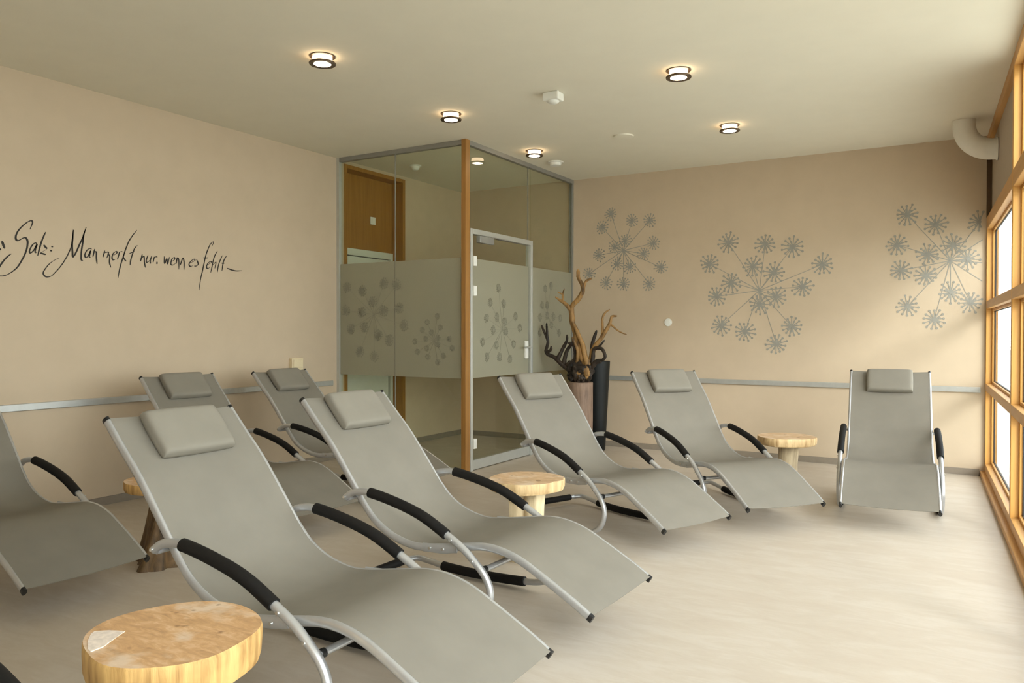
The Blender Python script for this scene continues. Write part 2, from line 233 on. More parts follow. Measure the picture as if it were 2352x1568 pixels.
# ------------------------------------------------------------------ mesh helpers
class MB:
    def __init__(s): s.v = []; s.f = []; s.m = []
    def add(s, vs, fs, mi=0):
        o = len(s.v); s.v += [tuple(v) for v in vs]; s.f += [tuple(i+o for i in f) for f in fs]; s.m += [mi]*len(fs); return s
    def hexa(s, p, mi=0):        # p: 8 corners, bottom ring then top ring
        return s.add(p, [(3, 2, 1, 0), (4, 5, 6, 7), (0, 1, 5, 4), (1, 2, 6, 5), (2, 3, 7, 6), (3, 0, 4, 7)], mi)
    def box(s, x0, x1, y0, y1, z0, z1, mi=0):
        return s.hexa([(x0, y0, z0), (x1, y0, z0), (x1, y1, z0), (x0, y1, z0), (x0, y0, z1), (x1, y0, z1), (x1, y1, z1), (x0, y1, z1)], mi)
    def wbox(s, a, b, o0, o1, z0, z1, mi=0):   # box along the window wall
        q = [win(a, o0, 0), win(a, o1, 0), win(b, o1, 0), win(b, o0, 0)]
        return s.hexa([(p.x, p.y, z0) for p in q][::-1]+[(p.x, p.y, z1) for p in q][::-1], mi)
    def tube(s, pts, r, n=12, caps=True, squash=1.0, mi=0, ref=None):
        """sweep; r number, list or function of t; squash scales the width across the sweep's side axis"""
        P = [Vector(p) for p in pts]; L = len(P); prev = ref; rings = []
        for i in range(L):
            t = (P[min(i+1, L-1)]-P[max(i-1, 0)]).normalized()
            if prev is None: prev = Vector((0, 0, 1)) if abs(t.z) < 0.9 else Vector((1, 0, 0))
            a = (prev-t*prev.dot(t)); a = a.normalized() if a.length > 1e-6 else t.orthogonal().normalized()
            b = t.cross(a); prev = a
            rr = r(i/(L-1)) if callable(r) else (r[i] if isinstance(r, (list, tuple)) else r)
            rings.append([P[i]+a*cos(2*pi*k/n)*rr+b*sin(2*pi*k/n)*rr*squash for k in range(n)])
        vs = [v for g in rings for v in g]
        fs = [(i*n+k, i*n+(k+1) % n, (i+1)*n+(k+1) % n, (i+1)*n+k) for i in range(L-1) for k in range(n)]
        if caps: fs += [tuple(range(n))[::-1], tuple((L-1)*n+k for k in range(n))]
        return s.add(vs, fs, mi)
    def lathe(s, prof, n=32, c=(0, 0, 0), wob=None, mi=0):
        """prof list of (r, z); closed by caps"""
        vs = []; fs = []
        for r, z in prof:
            for k in range(n):
                a = 2*pi*k/n; q = r*(wob(a, z) if wob else 1)
                vs.append((c[0]+q*cos(a), c[1]+q*sin(a), c[2]+z))
        L = len(prof)
        for i in range(L-1):
            for k in range(n): fs.append((i*n+k, i*n+(k+1) % n, (i+1)*n+(k+1) % n, (i+1)*n+k))
        fs += [tuple(range(n))[::-1], tuple((L-1)*n+k for k in range(n))]
        return s.add(vs, fs, mi)
    def build(s, name, mats, parent=None, smooth=False, bev=0.0, loc=None):
        me = bpy.data.meshes.new(name); me.from_pydata(s.v, [], s.f); me.update()
        mats = mats if isinstance(mats, (list, tuple)) else [mats]
        for m in mats: me.materials.append(m)
        for p, mi in zip(me.polygons, s.m): p.material_index = mi; p.use_smooth = smooth
        b = bmesh.new(); b.from_mesh(me); bmesh.ops.recalc_face_normals(b, faces=b.faces); b.to_mesh(me); b.free()
        if smooth: me.set_sharp_from_angle(angle=radians(50))
        o = bpy.data.objects.new(name, me); C.objects.link(o)
        if parent: o.parent = parent
        if loc: o.location = loc
        if bev:
            md = o.modifiers.new('bevel', 'BEVEL'); md.width = bev; md.segments = 2; md.limit_method = 'ANGLE'; md.angle_limit = radians(40)
        return o
def catmull(P, per=6):
    P = [Vector(p) for p in P]; out = []
    for i in range(len(P)-1):
        a = P[i-1] if i else P[0]*2-P[1]; b, c = P[i], P[i+1]; d = P[i+2] if i+2 < len(P) else P[-1]*2-P[-2]
        for k in range(per):
            t = k/per; out.append(0.5*((2*b)+(c-a)*t+(2*a-5*b+4*c-d)*t*t+(3*b-a-3*c+d)*t**3))
    out.append(P[-1]); return out
def tag(o, label=None, cat=None, group=None, kind=None):
    if label: o['label'] = label
    if cat: o['category'] = cat
    if group: o['group'] = group
    if kind: o['kind'] = kind
    return o
def empty(name, loc=(0, 0, 0), rz=0.0):
    o = bpy.data.objects.new(name, None); C.objects.link(o); o.location = loc; o.rotation_euler = (0, 0, rz); o.empty_display_size = 0.1
    return o
def structure(o): o['kind'] = 'structure'; return o
def copy_tree(o, parent=None):
    c = o.copy(); C.objects.link(c)
    if parent: c.parent = parent
    for ch in list(o.children): copy_tree(ch, c)
    return c

# ------------------------------------------------------------------ the room
RXF = RX + 0.04482*(DY-FRONT)+0.3
def slab(z0, z1, off):
    a, b = win(-0.2, off, 0), win(DY-FRONT+0.25, off, 0)
    q = [(LX-0.3, FRONT-0.2), (b.x, FRONT-0.2), (a.x, DY+0.2), (LX-0.3, DY+0.2)]
    return MB().hexa([(x, y, z0) for x, y in q]+[(x, y, z1) for x, y in q])
structure(slab(-0.15, 0, 0.10).build('floor', M['floor']))
structure(slab(HZ, HZ+0.2, 0.12).build('ceiling', M['ceiling']))
DA, DB, DT = 5.875, 6.847, 2.925                 # opening of the white door
structure(MB().box(LX-0.2, LX, FRONT-0.2, DA, 0, HZ).box(LX-0.2, LX, DB, DY+0.2, 0, HZ).box(LX-0.2, LX, DA, DB, DT, HZ).build('wall_left', M['wall']))
structure(MB().box(LX, RX+0.088, DY, DY+0.2, 0, HZ).build('wall_back', M['wall']))
structure(MB().box(LX, RXF, FRONT-0.2, FRONT, 0, HZ).build('wall_front', M['wall']))
structure(MB().box(LX, LX+0.012, FRONT, DA-0.02, 0, 0.058).box(LX, LX+0.012, DB+0.02, DY, 0, 0.058).build('baseboard_left', M['base']))
structure(MB().box(LX+0.012, RX-0.04, DY-0.012, DY, 0, 0.058).build('baseboard_back', M['base']))

# wall bumper rails
t = MB().box(LX, LX+0.022, FRONT+0.1, PY-0.09, 0.728, 0.776)
tag(t.build('wall_rail', M['rail'], bev=0.004), 'long grey metal bumper rail along the left wall below the lettering', 'wall rail', 'bumper rails')
t = MB().box(PX+0.03, RX-0.035, DY-0.022, DY, 0.728, 0.776)
tag(t.build('wall_rail', M['rail'], bev=0.004), 'long grey metal bumper rail along the back wall below the dandelion decals', 'wall rail', 'bumper rails')

# ------------------------------------------------------------------ timber window wall
WL = DY-FRONT+0.05
stops = [0.0, 2.20, 4.40, 6.60, 8.80, WL]
TR = [(0.045, 0.113), (0.745, 0.810), (1.458, 1.524), (2.146, 2.250), (2.885, HZ)]
for i in range(5):
    a, b = stops[i], stops[i+1]
    m = MB()
    m.wbox(a if i else 0.0, a+(0.06 if i else 0.035), 0.0, 0.088, 0.02, HZ)
    if i == 4: m.wbox(b-0.06, b, 0.0, 0.088, 0.02, HZ)
    a2, b2 = a+(0.06 if i else 0.035), b-(0.06 if i == 4 else 0)
    for z0, z1 in TR: m.wbox(a2, b2, 0.0, 0.088, z0, z1, 1)
    # glazing beads, and the dark gaskets along the glass
    g = MB()
    for k in range(4):
        z0, z1 = TR[k][1], TR[k+1][0]
        m.wbox(a2, a2+0.022, 0.045, 0.068, z0, z1); m.wbox(b2-0.022, b2, 0.045, 0.068, z0, z1)
        m.wbox(a2+0.022, b2-0.022, 0.045, 0.068, z0, z0+0.02, 1); m.wbox(a2+0.022, b2-0.022, 0.045, 0.068, z1-0.02, z1, 1)
        g.wbox(a2+0.022, a2+0.030, 0.062, 0.072, z0+0.02, z1-0.02); g.wbox(b2-0.030, b2-0.022, 0.062, 0.072, z0+0.02, z1-0.02)
        g.wbox(a2+0.030, b2-0.030, 0.062, 0.072, z0+0.02, z0+0.026); g.wbox(a2+0.030, b2-0.030, 0.062, 0.072, z1-0.026, z1-0.02)
    o = structure(m.build('window_%d' % (i+1), [M['timber_v'], M['timber_h']], bev=0.003))
    g.build('gasket', M['gasket'], o)
    for k in range(4):
        z0, z1 = TR[k][1], TR[k+1][0]
        if k == 3 and i == 0:
            MB().wbox(a2, b2, 0.035, 0.10, z0, z1).build('infill_panel', M['panel'], o)
        else:
            MB().wbox(a2+0.01, b2-0.01, 0.073, 0.079, z0+0.005, z1-0.005).build('pane', M['winglass'], o)
structure(MB().wbox(0.0, WL, -0.035, 0.088, 0.0, 0.045).build('trim_1', M['timber_h'], bev=0.004))
structure(MB().wbox(0.0, 0.042, -0.003, 0.034, 2.25, HZ-0.075).build('mullion_shade_strip', M['brown']))  # added strip over the corner mullion; its dark colour paints the shade there

# ------------------------------------------------------------------ white door in the left wall, wooden lining
d = empty('door_1', (0, 0, 0)); structure(d)
XI = LX-0.15
m = MB().box(XI-0.05, LX+0.006, DA, DA+0.045, 0, DT).box(XI-0.05, LX+0.006, DB-0.045, DB, 0, DT).box(XI-0.05, LX+0.006, DA+0.045, DB-0.045, DT-0.04, DT)
m.build('wood_lining', M['wood_panel'], d, bev=0.002)
MB().box(XI-0.04, XI, DA+0.045, DB-0.045, 2.115, DT-0.04).build('wood_panel', M['wood_panel'], d)
m = MB().box(XI-0.045, XI+0.02, DA+0.045, DA+0.09, 0, 2.115).box(XI-0.045, XI+0.02, DB-0.09, DB-0.045, 0, 2.115).box(XI-0.045, XI+0.02, DA+0.09, DB-0.09, 2.045, 2.115)
m.build('steel_frame', M['doorwhite'], d, bev=0.003)
MB().box(XI-0.04, XI, DA+0.096, DB-0.104, 0.008, 2.037).build('leaf', M['doorwhite'], d)
MB().box(XI-0.046, XI-0.041, DA+0.09, DB-0.09, 0, 2.045).build('rebate', M['gasket'], d)
h = MB().box(XI, XI+0.008, DB-0.17, DB-0.13, 0.93, 1.15); h.tube([(XI+0.005, DB-0.15, 1.05), (XI+0.05, DB-0.15, 1.05)], 0.009); h.tube([(XI+0.05, DB-0.145, 1.05), (XI+0.05, DB-0.27, 1.05)], 0.009)
h.build('handle', M['alu'], d)
o = MB().box(XI, XI+0.012, 6.44, 6.52, 2.40, 2.48).build('switch_plate', M['white'], None, bev=0.004)
MB().box(XI+0.012, XI+0.016, 6.458, 6.502, 2.418, 2.462).build('rocker', M['white'], o)
tag(o, 'small square white plate on the brown wooden panel above the white door', 'switch')

# ------------------------------------------------------------------ glass partition
FZ0, FZ1 = 0.835, 1.915
g = tag(empty('glass_partition', (PX, PY, 0)), 'glass partition with frosted flower band around the corner, on a brown wooden post', 'partition')
gp = Vector((PX, PY, 0))
def gbuild(mb, name, mat, parent=None, **k):
    par = parent or g
    off = gp
    mb.v = [(v[0]-off.x, v[1]-off.y, v[2]) for v in mb.v]
    return mb.build(name, mat, par, **k)
gbuild(MB().box(PX-0.022, PX+0.026, PY-0.035, PY+0.035, 0, HZ), 'corner_post', M['post'], bev=0.003)
gbuild(MB().box(LX+0.012, PX-0.022, PY-0.022, PY+0.022, HZ-0.042, HZ-0.001), 'top_rail', M['alu_dark'])
gbuild(MB().box(PX-0.022, PX+0.022, PY+0.035, DY-0.002, HZ-0.042, HZ-0.001), 'top_rail', M['alu_dark'])
gbuild(MB().box(LX+0.013, PX-0.022, PY-0.018, PY+0.018, 0.001, 0.03), 'floor_channel', M['alu'])
gbuild(MB().box(PX-0.018, PX+0.018, 6.975, DY-0.012, 0.001, 0.03), 'floor_channel', M['alu'])
gbuild(MB().box(LX, LX+0.035, PY-0.024, PY+0.024, 0, HZ-0.001), 'wall_channel', M['alu'])
gbuild(MB().box(PX-0.02, PX+0.02, DY-0.03, DY, 0.03, HZ-0.001), 'wall_channel', M['alu_dark'])
m = MB().box(PX-0.03, PX+0.034, 5.828, 5.866, 0, 2.178).box(PX-0.03, PX+0.034, 6.935, 6.975, 0, 2.178).box(PX-0.03, PX+0.034, 5.866, 6.935, 2.130, 2.178)
gbuild(m, 'door_frame', M['alu'], bev=0.003)

def flower(mb, put, c, heads, r, stem_w, rng, dots=True, xlim=None):
    """a seed-head flower laid flat: stems from the centre, each head a burst of spokes with dots; put(a, b, depth) -> point"""
    def bar(p, q, w0, w1, d):
        t = Vector((q[0]-p[0], q[1]-p[1])); L = t.length
        if L < 1e-5: return
        n = Vector((-t.y, t.x))/L
        P = [(p[0]+n.x*w0, p[1]+n.y*w0), (p[0]-n.x*w0, p[1]-n.y*w0), (q[0]-n.x*w1, q[1]-n.y*w1), (q[0]+n.x*w1, q[1]+n.y*w1)]
        mb.hexa([put(a, b, 0) for a, b in P]+[put(a, b, d) for a, b in P])
    def disc(p, q, d, n=8):
        vs = [put(p[0]+q*cos(2*pi*k/n), p[1]+q*sin(2*pi*k/n), e) for e in (0, d) for k in range(n)]
        mb.add(vs, [tuple(range(n))[::-1], tuple(range(n, 2*n))]+[(k, (k+1) % n, n+(k+1) % n, n+k) for k in range(n)])
    disc(c, r*0.12, 0.0016)
    for ih, h in enumerate(heads):
        bar(c, h, stem_w, stem_w*0.6, 0.0006+0.00003*ih)
        k0 = rng.random()*6.28; n = 13
        for k in range(n):
            a = k0+2*pi*k/n; rr = r*(0.78+0.27*rng.random()); e = (h[0]+rr*cos(a), h[1]+rr*sin(a))
            if xlim and (e[0] > xlim): continue
            bar(h, e, r*0.055, r*0.04, 0.0012+0.00002*k+0.000003*ih)
            disc(e, r*(0.12 if dots else 0.17), 0.0018+0.00002*k+0.000003*ih)
        for k in range(7):
            a = k0+0.3+2*pi*k/7; rr = r*0.48; e = (h[0]+rr*cos(a), h[1]+rr*sin(a))
            if xlim and (e[0] > xlim): continue
            bar(h, e, r*0.05, r*0.04, 0.0021+0.00002*k+0.000003*ih)
            disc(e, r*(0.10 if dots else 0.17), 0.0024+0.00002*k+0.000003*ih)
        disc(h, r*(0.16 if dots else 0.45), 0.0028+0.000005*ih)

# panes, each with its frosted band
def pane_y(x0, x1, z0, z1):
    p = gbuild(MB().box(x0, x1, PY-0.006, PY+0.006, z0, z1), 'glass_pane', M['glass'])
    f = gbuild(MB().box(x0+0.001, x1-0.001, PY-0.0085, PY-0.0065, FZ0, FZ1), 'frosted_band', M['frost'], p)
    return p
def pane_x(y0, y1, z0, z1, band=True):
    p = gbuild(MB().box(PX-0.006, PX+0.006, y0, y1, z0, z1), 'glass_pane', M['glass'])
    if band: gbuild(MB().box(PX+0.0065, PX+0.0085, y0+0.001, y1-0.001, FZ0, FZ1), 'frosted_band', M['frost'], p)
    return p
p1 = pane_y(LX+0.03, -4.669, 0.03, HZ-0.04); p2 = pane_y(-4.665, PX-0.022, 0.03, HZ-0.04)
p3 = pane_x(5.83, 6.921, 2.178, HZ-0.04, False); p3b = pane_x(6.925, 6.975, 2.178, HZ-0.04, False); p4 = pane_x(6.975, DY-0.03, 0.03, HZ-0.04)
gbuild(MB().box(-4.6695, -4.6645, PY-0.0062, PY+0.0062, 0.03, HZ-0.04), 'glass_joint', M['alu_dark'])
gbuild(MB().box(PX-0.0062, PX+0.0062, 6.9205, 6.9255, 2.178, HZ-0.04), 'glass_joint', M['alu_dark'])

# glazed door in the partition
d2 = structure(empty('door_2', (PX, PY, 0)))
def dbuild(mb, name, mat, parent=None, **k): return gbuild(mb, name, mat, parent or d2, **k)
pd = dbuild(MB().box(PX-0.005, PX+0.005, 5.872, 6.930, 0.085, 2.124), 'glass_leaf', M['glass'])
dbuild(MB().box(PX+0.0055, PX+0.0075, 5.873, 6.929, FZ0, FZ1), 'frosted_band', M['frost'], pd)
dbuild(MB().box(PX-0.02, PX+0.024, 5.872, 6.930, 0.008, 0.095), 'bottom_rail', M['alu'], bev=0.002)
for z in (1.888, 1.621, 0.247): dbuild(MB().box(PX+0.006, PX+0.05, 5.858, 5.905, z-0.045, z+0.045), 'hinge', M['white'], bev=0.004)
h = MB().box(PX+0.008, PX+0.030, 6.835, 6.895, 0.985, 1.165)
ho = dbuild(h, 'lock_case', M['white'], bev=0.006)
h = MB().tube([(PX+0.03, 6.865, 1.10), (PX+0.07, 6.865, 1.10)], 0.010); h.tube([(PX+0.07, 6.868, 1.10), (PX+0.07, 6.74, 1.10)], 0.010)
dbuild(h, 'lever', M['alu'], ho, smooth=True)
h = MB().box(PX+0.03, PX+0.075, 5.92, 6.16, 2.055, 2.118)
ho = dbuild(h, 'door_closer', M['closer'], bev=0.004)
dbuild(MB().box(PX+0.045, PX+0.06, 6.10, 6.48, 2.122, 2.130), 'closer_arm', M['closer'], ho)

rng = random.Random(3)
for i, (ax, c, r, heads) in enumerate(ETCH):
    m = MB()
    if ax == 1: put = lambda a, b, dd: (a, PY-0.0088-dd, b)
    else: put = lambda a, b, dd: (PX+0.0088+dd, a, b)
    heads = [q for q in heads if (ax == 1 and q[0]-r > LX+0.03) or (ax == 0)]
    flower(m, put, c, heads, r, 0.0018, rng, dots=False, xlim=None)
    par = [p1, p2, pd, p4][i]
    gbuild(m, 'flower_pattern', M['etch'], par)

# ------------------------------------------------------------------ decals and lettering on the walls
DL = ['grey dandelion decal on the back wall directly above the driftwood, smallest of the three', 'grey dandelion decal in the middle of the back wall, the lowest of the three', 'grey dandelion decal on the back wall running up to the timber window frame']
for i, (c, r, heads) in enumerate(DECALS):
    m = MB(); put = lambda a, b, dd: (a, DY-0.0005-dd, b)
    flower(m, put, c, heads, r, 0.0042, rng, xlim=RX-0.02)
    if i == 2:
        for e in [(RX-0.03, 2.06), (RX-0.03, 1.86), (RX-0.03, 1.70)]:
            t = Vector((e[0]-c[0], e[1]-c[1])); n = Vector((-t.y, t.x)).normalized()*0.0035
            P = [(c[0]+n.x, c[1]+n.y), (c[0]-n.x, c[1]-n.y), (e[0]-n.x, e[1]-n.y), (e[0]+n.x, e[1]+n.y)]
            m.hexa([put(a, b, 0) for a, b in P]+[put(a, b, 0.001) for a, b in P])
    tag(m.build('dandelion_decal', M['decal']), DL[i], 'wall decal', 'dandelion decals')
m = MB()
for wgt, pts in TEXT:
    P = catmull([(0, y, z) for y, z in pts], 5); L = len(P); ring = []
    for i, p in enumerate(P):
        t = (P[min(i+1, L-1)]-P[max(i-1, 0)]); t = t.normalized() if t.length > 1e-9 else Vector((0, 1, 0))
        n = Vector((0, -t.z, t.y)); u = i/(L-1)
        pen = 0.0028+0.0036*abs(t.y*0.55-t.z*0.83)          # a broad pen: thick on the down strokes
        wd = wgt*pen*(0.45+0.55*min(1, 6*u, 6*(1-u)))
        ring.append((p+n*wd, p-n*wd))
    vs = []; fs = []
    for a, b in ring: vs += [(LX+0.0005, a.y, a.z), (LX+0.0005, b.y, b.z), (LX+0.0018, a.y, a.z), (LX+0.0018, b.y, b.z)]
    for i in range(L-1):
        o = 4*i; fs += [(o+2, o+3, o+7, o+6), (o, o+2, o+6, o+4), (o+3, o+1, o+5, o+7), (o+1, o, o+4, o+5)]
    fs += [(0, 1, 3, 2), (4*L-4, 4*L-2, 4*L-1, 4*L-3)]
    m.add(vs, fs)
tag(m.build('wall_lettering', M['ink']), 'black handwritten line of German lettering on the beige left wall', 'lettering')

# ------------------------------------------------------------------ small fittings
def lamp(loc, label):
    o = tag(empty('ceiling_lamp', loc), label, 'lamp', 'round ceiling lamps'); return o
LAMPS = [((-3.475, 3.60), 'round lit ceiling lamp nearest the lettering wall, first and largest of the left row'),
         ((-3.515, 5.05), 'round lit ceiling lamp in front of the wooden partition post, middle of the left row'),
         ((-3.550, 6.47), 'round lit ceiling lamp close to the glass partition door, last of the left row'),
         ((-1.650, 4.96), 'round lit ceiling lamp, the nearer and larger of the two in the right row'),
         ((-1.720, 6.48), 'round lit ceiling lamp nearest the back wall, smaller one of the right row')]
l0 = lamp((LAMPS[0][0][0], LAMPS[0][0][1], HZ), LAMPS[0][1])
MB().lathe([(0.070, -0.006), (0.078, -0.006), (0.078, 0.0), (0.070, 0.0)], 40).build('ceiling_ring', M['copper'], l0, smooth=True)
MB().lathe([(0.058, -0.040), (0.060, -0.038), (0.060, -0.006)], 40).build('glass_drum', M['lamp_drum'], l0, smooth=True)
ring = MB(); n = 48; vs = []; fs = []
for r_, z_ in [(0.053, -0.050), (0.080, -0.052), (0.083, -0.046), (0.080, -0.040), (0.053, -0.040)]:
    vs += [(r_*cos(2*pi*k/n), r_*sin(2*pi*k/n), z_) for k in range(n)]
for i in range(5):
    for k in range(n): fs.append((i*n+k, i*n+(k+1) % n, ((i+1) % 5)*n+(k+1) % n, ((i+1) % 5)*n+k))
ring.add(vs, fs).build('trim_ring', M['copper'], l0, smooth=True)
MB().lathe([(0.0525, -0.049), (0.0525, -0.041)], 40).build('diffuser', M['lamp'], l0, smooth=True)
for (x, y), lb in LAMPS[1:]:
    c = copy_tree(l0); c.location = (x, y, HZ); c['label'] = lb

o = tag(empty('motion_detector', (-2.58, 4.98, HZ)), 'boxy white detector on the ceiling between the two rows of lamps', 'detector')
MB().box(-0.062, 0.062, -0.05, 0.05, -0.058, 0).build('housing', M['white'], o, bev=0.008)
MB().lathe([(0.018, -0.078), (0.036, -0.070), (0.045, -0.058)], 24).build('lens', M['white'], o, smooth=True)
o = MB().lathe([(0.062, -0.014), (0.085, -0.010), (0.088, 0.0)], 36).build('ceiling_disc', M['ceiling'], None, smooth=True, loc=(-2.61, 6.37, HZ))
tag(o, 'flat round disc painted like the ceiling, between detector and back wall', 'ceiling disc')
o = tag(empty('smoke_detector', (-3.60, 7.00, HZ)), 'round white smoke detector on the ceiling beside the partition top rail', 'detector')
MB().lathe([(0.075, -0.012), (0.08, -0.010), (0.08, 0.0)], 32).build('base', M['white'], o, smooth=True)
MB().lathe([(0.03, -0.042), (0.055, -0.036), (0.062, -0.012)], 32).build('sensor_dome', M['white'], o, smooth=True)
o = tag(empty('smoke_detector', (-4.92, 6.43, HZ)), 'round white smoke detector on the ceiling seen through the partition glass', 'detector')
MB().lathe([(0.055, -0.012), (0.06, -0.010), (0.06, 0.0)], 32).build('base', M['white'], o, smooth=True)
MB().lathe([(0.02, -0.05), (0.035, -0.04), (0.045, -0.012)], 32).build('sensor_dome', M['white'], o, smooth=True)
o = tag(empty('wall_socket', (LX, 5.21, 0.945)), 'cream box socket on the left wall above the bumper rail', 'socket')
MB().box(0, 0.045, -0.07, 0.07, -0.06, 0.065).build('housing', M['socket'], o, bev=0.008)
MB().box(0.045, 0.052, -0.055, 0.055, -0.02, 0.05).build('cover_flap', M['socket'], o, bev=0.003)
o = tag(empty('light_switch', (-2.745, DY, 1.356)), 'round white switch on the back wall between two dandelion decals', 'switch')
b = MB(); b.lathe([(0.040, 0.0), (0.042, 0.004), (0.040, 0.010)], 32); b.v = [(x, -z, y) for x, y, z in b.v]; b.build('plate', M['white'], o, smooth=True)
b = MB(); b.lathe([(0.024, 0.010), (0.024, 0.015)], 24); b.v = [(x, -z, y) for x, y, z in b.v]; b.build('button', M['white'], o, smooth=True)

# elbow duct: out of the panel by the window, up into the ceiling
q = win(0.66, 0.034, 0); R, r_ = 0.205, 0.083; zc = HZ-R-0.045
o = tag(empty('duct_elbow', (q.x, q.y, zc)), 'white elbow air duct from the panel beside the window up into the ceiling', 'duct')
path = [(0.0, 0, 0), (-0.03, 0, 0)]+[(-0.03-R*sin(a), 0, R-R*cos(a)) for a in [k*pi/2/14 for k in range(1, 15)]]+[(-0.03-R, 0, R+0.044)]
MB().tube(path, r_, 32, ref=Vector((0, 1, 0))).build('pipe', M['duct'], o, smooth=True)
MB().tube([(-0.002, 0, 0), (-0.016, 0, 0)], r_+0.007, 32, ref=Vector((0, 1, 0))).build('collar', M['duct'], o, smooth=True)

# ------------------------------------------------------------------ rocking loungers
S = 1.03
def sc_(u, z): return (u*S, z*S-0.0375)
RAIL = catmull([(*sc_(u, z), 0) for u, z in [(-1.505, .937), (-1.41, .836), (-1.31, .733), (-1.165, .553), (-1.115, .490), (-1.05, .425), (-.96, .375), (-.85, .348), (-.75, .350), (-.59, .374), (-.48, .390), (-.39, .385), (-.30, .359), (-.2, .309), (-.07, .238), (0, .195)]], 5)
ARM = [sc_(u, z) for u, z in [(-1.195, .518), (-1.165, .537), (-1.13, .548), (-1.05, .553), (-.90, .526), (-.76, .486), (-.635, .425), (-.555, .381), (-.49, .330), (-.447, .286), (-.424, .240), (-.424, .195), (-.445, .145), (-.485, .108), (-.545, .084)]]
RUN = [(-.63, .037), (-.73, .031), (-.86, .027), (-1.0, .027), (-1.14, .033), (-1.25, .046)]
HW, HA = 0.281, 0.315
def make_lounger():
    root = empty('rocking_lounger')
    for s in (-1, 1):
        rl = MB().tube([(p.x, s*HW, p.y) for p in RAIL], 0.017, 12, squash=0.62, ref=Vector((0.6, 0, 0.8))).build('side_rail', M['steel'], root, smooth=True)
        for p, q in ((RAIL[0], RAIL[1]), (RAIL[-1], RAIL[-2])):
            d = (Vector((p.x, 0, p.y))-Vector((q.x, 0, q.y))).normalized(); a = Vector((p.x, s*HW, p.y))
            e_ = 0.004 if p is RAIL[0] else 0.008
            MB().tube([a-d*0.010, a+d*e_], 0.0174, 12, squash=0.64, ref=Vector((d.z, 0, -d.x))).build('end_cap', M['cap'], rl, smooth=True)
        # joint plate with two bolts under the seat
        pl = MB().tube([(-0.80, s*(HW+0.009), 0.323), (-0.70, s*(HW+0.009), 0.327), (-0.62, s*(HW+0.009), 0.341)], 0.019, 8, squash=0.3)
        for u, z in ((-0.76, 0.325), (-0.69, 0.329)): MB().tube([(u, s*(HW+0.010), z), (u, s*(HW+0.019), z)], 0.006, 8).build('bolt', M['bolt'], rl, smooth=True)
        pl.build('joint_plate', M['steel'], rl, smooth=True)
    # sling: a slightly sagging cloth between the rails
    m = MB(); n = 14; L = len(RAIL); vs = []; fs = []
    for i, p in enumerate(RAIL):
        t = RAIL[min(i+1, L-1)]-RAIL[max(i-1, 0)]; t.normalize(); nu, nz = -t.y, t.x
        if nz < 0: nu, nz = -nu, -nz
        for k in range(n+1):
            e = -1+2*k/n; sag = 0.012*(1-e*e); base = 0.014-sag
            if i == 0: base -= 0.004
            vs.append((p.x+nu*base, e*(HW-0.001), p.y+nz*base))
    W = n+1; nv = len(vs)
    for i, p in enumerate(RAIL):
        t = RAIL[min(i+1, L-1)]-RAIL[max(i-1, 0)]; t.normalize(); nu, nz = -t.y, t.x
        if nz < 0: nu, nz = -nu, -nz
        for k in range(W): v = vs[i*W+k]; vs.append((v[0]-nu*0.003, v[1], v[2]-nz*0.003))
    for i in range(L-1):
        for k in range(n):
            a = i*W+k; fs.append((a, a+1, a+W+1, a+W)); fs.append((nv+a, nv+a+W, nv+a+W+1, nv+a+1))
        fs.append((i*W, (i+1)*W, nv+(i+1)*W, nv+i*W)); fs.append((i*W+n, nv+i*W+n, nv+(i+1)*W+n, (i+1)*W+n))
    for k in range(n): fs.append((k, nv+k, nv+k+1, k+1)); a = (L-1)*W+k; fs.append((a, a+1, nv+a+1, nv+a))
    m.add(vs, fs).build('sling', M['sling'], root, smooth=True)
    # arms, runners and the rear floor bar
    for s in (-1, 1):
        pts = catmull([(u, s*HA, z) for u, z in ARM]+[(u, s*HA, z) for u, z in RUN]+[(-1.315, s*(HA-0.018), .058), (-1.35, s*(HA-0.065), .055)], 6)
        d0 = (pts[0]-pts[1]).normalized(); pts = [pts[0]+d0*0.009, pts[0]+d0*0.005]+pts
        tb = MB().tube(pts, [0.007, 0.0125]+[0.0155]*(len(pts)-2), 14, ref=Vector((0, 1, 0))).build('armrest_tube', M['steel'], root, smooth=True)
        for u, z in (sc_(-.605, .408), sc_(-.50, .338), sc_(-1.19, .521)): MB().tube([(u, s*(HA+0.010), z), (u, s*(HA+0.020), z+0.002)], 0.0065, 8).build('bolt', M['bolt'], tb, smooth=True)
        i0 = min(range(len(pts)), key=lambda i: (pts[i].x-sc_(-1.05, 0)[0])**2+(pts[i].z-sc_(0, .553)[1])**2)
        i1 = min(range(len(pts)), key=lambda i: (pts[i].x-sc_(-.631, 0)[0])**2+(pts[i].z-sc_(0, .42)[1])**2)
        MB().tube(pts[i0:i1+1], 0.0228, 14, ref=Vector((0, 1, 0))).build('arm_pad', M['black'], root, smooth=True)
        j0 = min(range(i1, len(pts)), key=lambda i: abs(pts[i].x+.66)+abs(pts[i].z-.05))
        j1 = min(range(j0, len(pts)), key=lambda i: abs(pts[i].x+1.15)+abs(pts[i].z-.04))
        MB().tube(pts[j0:j1+1], 0.0235, 12, ref=Vector((0, 1, 0))).build('runner_sleeve', M['black'], root, smooth=True)
    MB().tube([(-1.35, -(HA-0.064), .055), (-1.35, HA-0.064, .055)], 0.0155, 12).build('floor_bar', M['steel'], root, smooth=True)
    MB().tube([(-1.35, -(HA-0.10), .055), (-1.35, HA-0.10, .055)], 0.0215, 12).build('floor_bar_sleeve', M['black'], root, smooth=True)
    u, z = sc_(-1.185, .515); MB().tube([(u, -HA, z), (u, HA, z)], 0.0125, 12).build('back_bar', M['steel'], root, smooth=True)
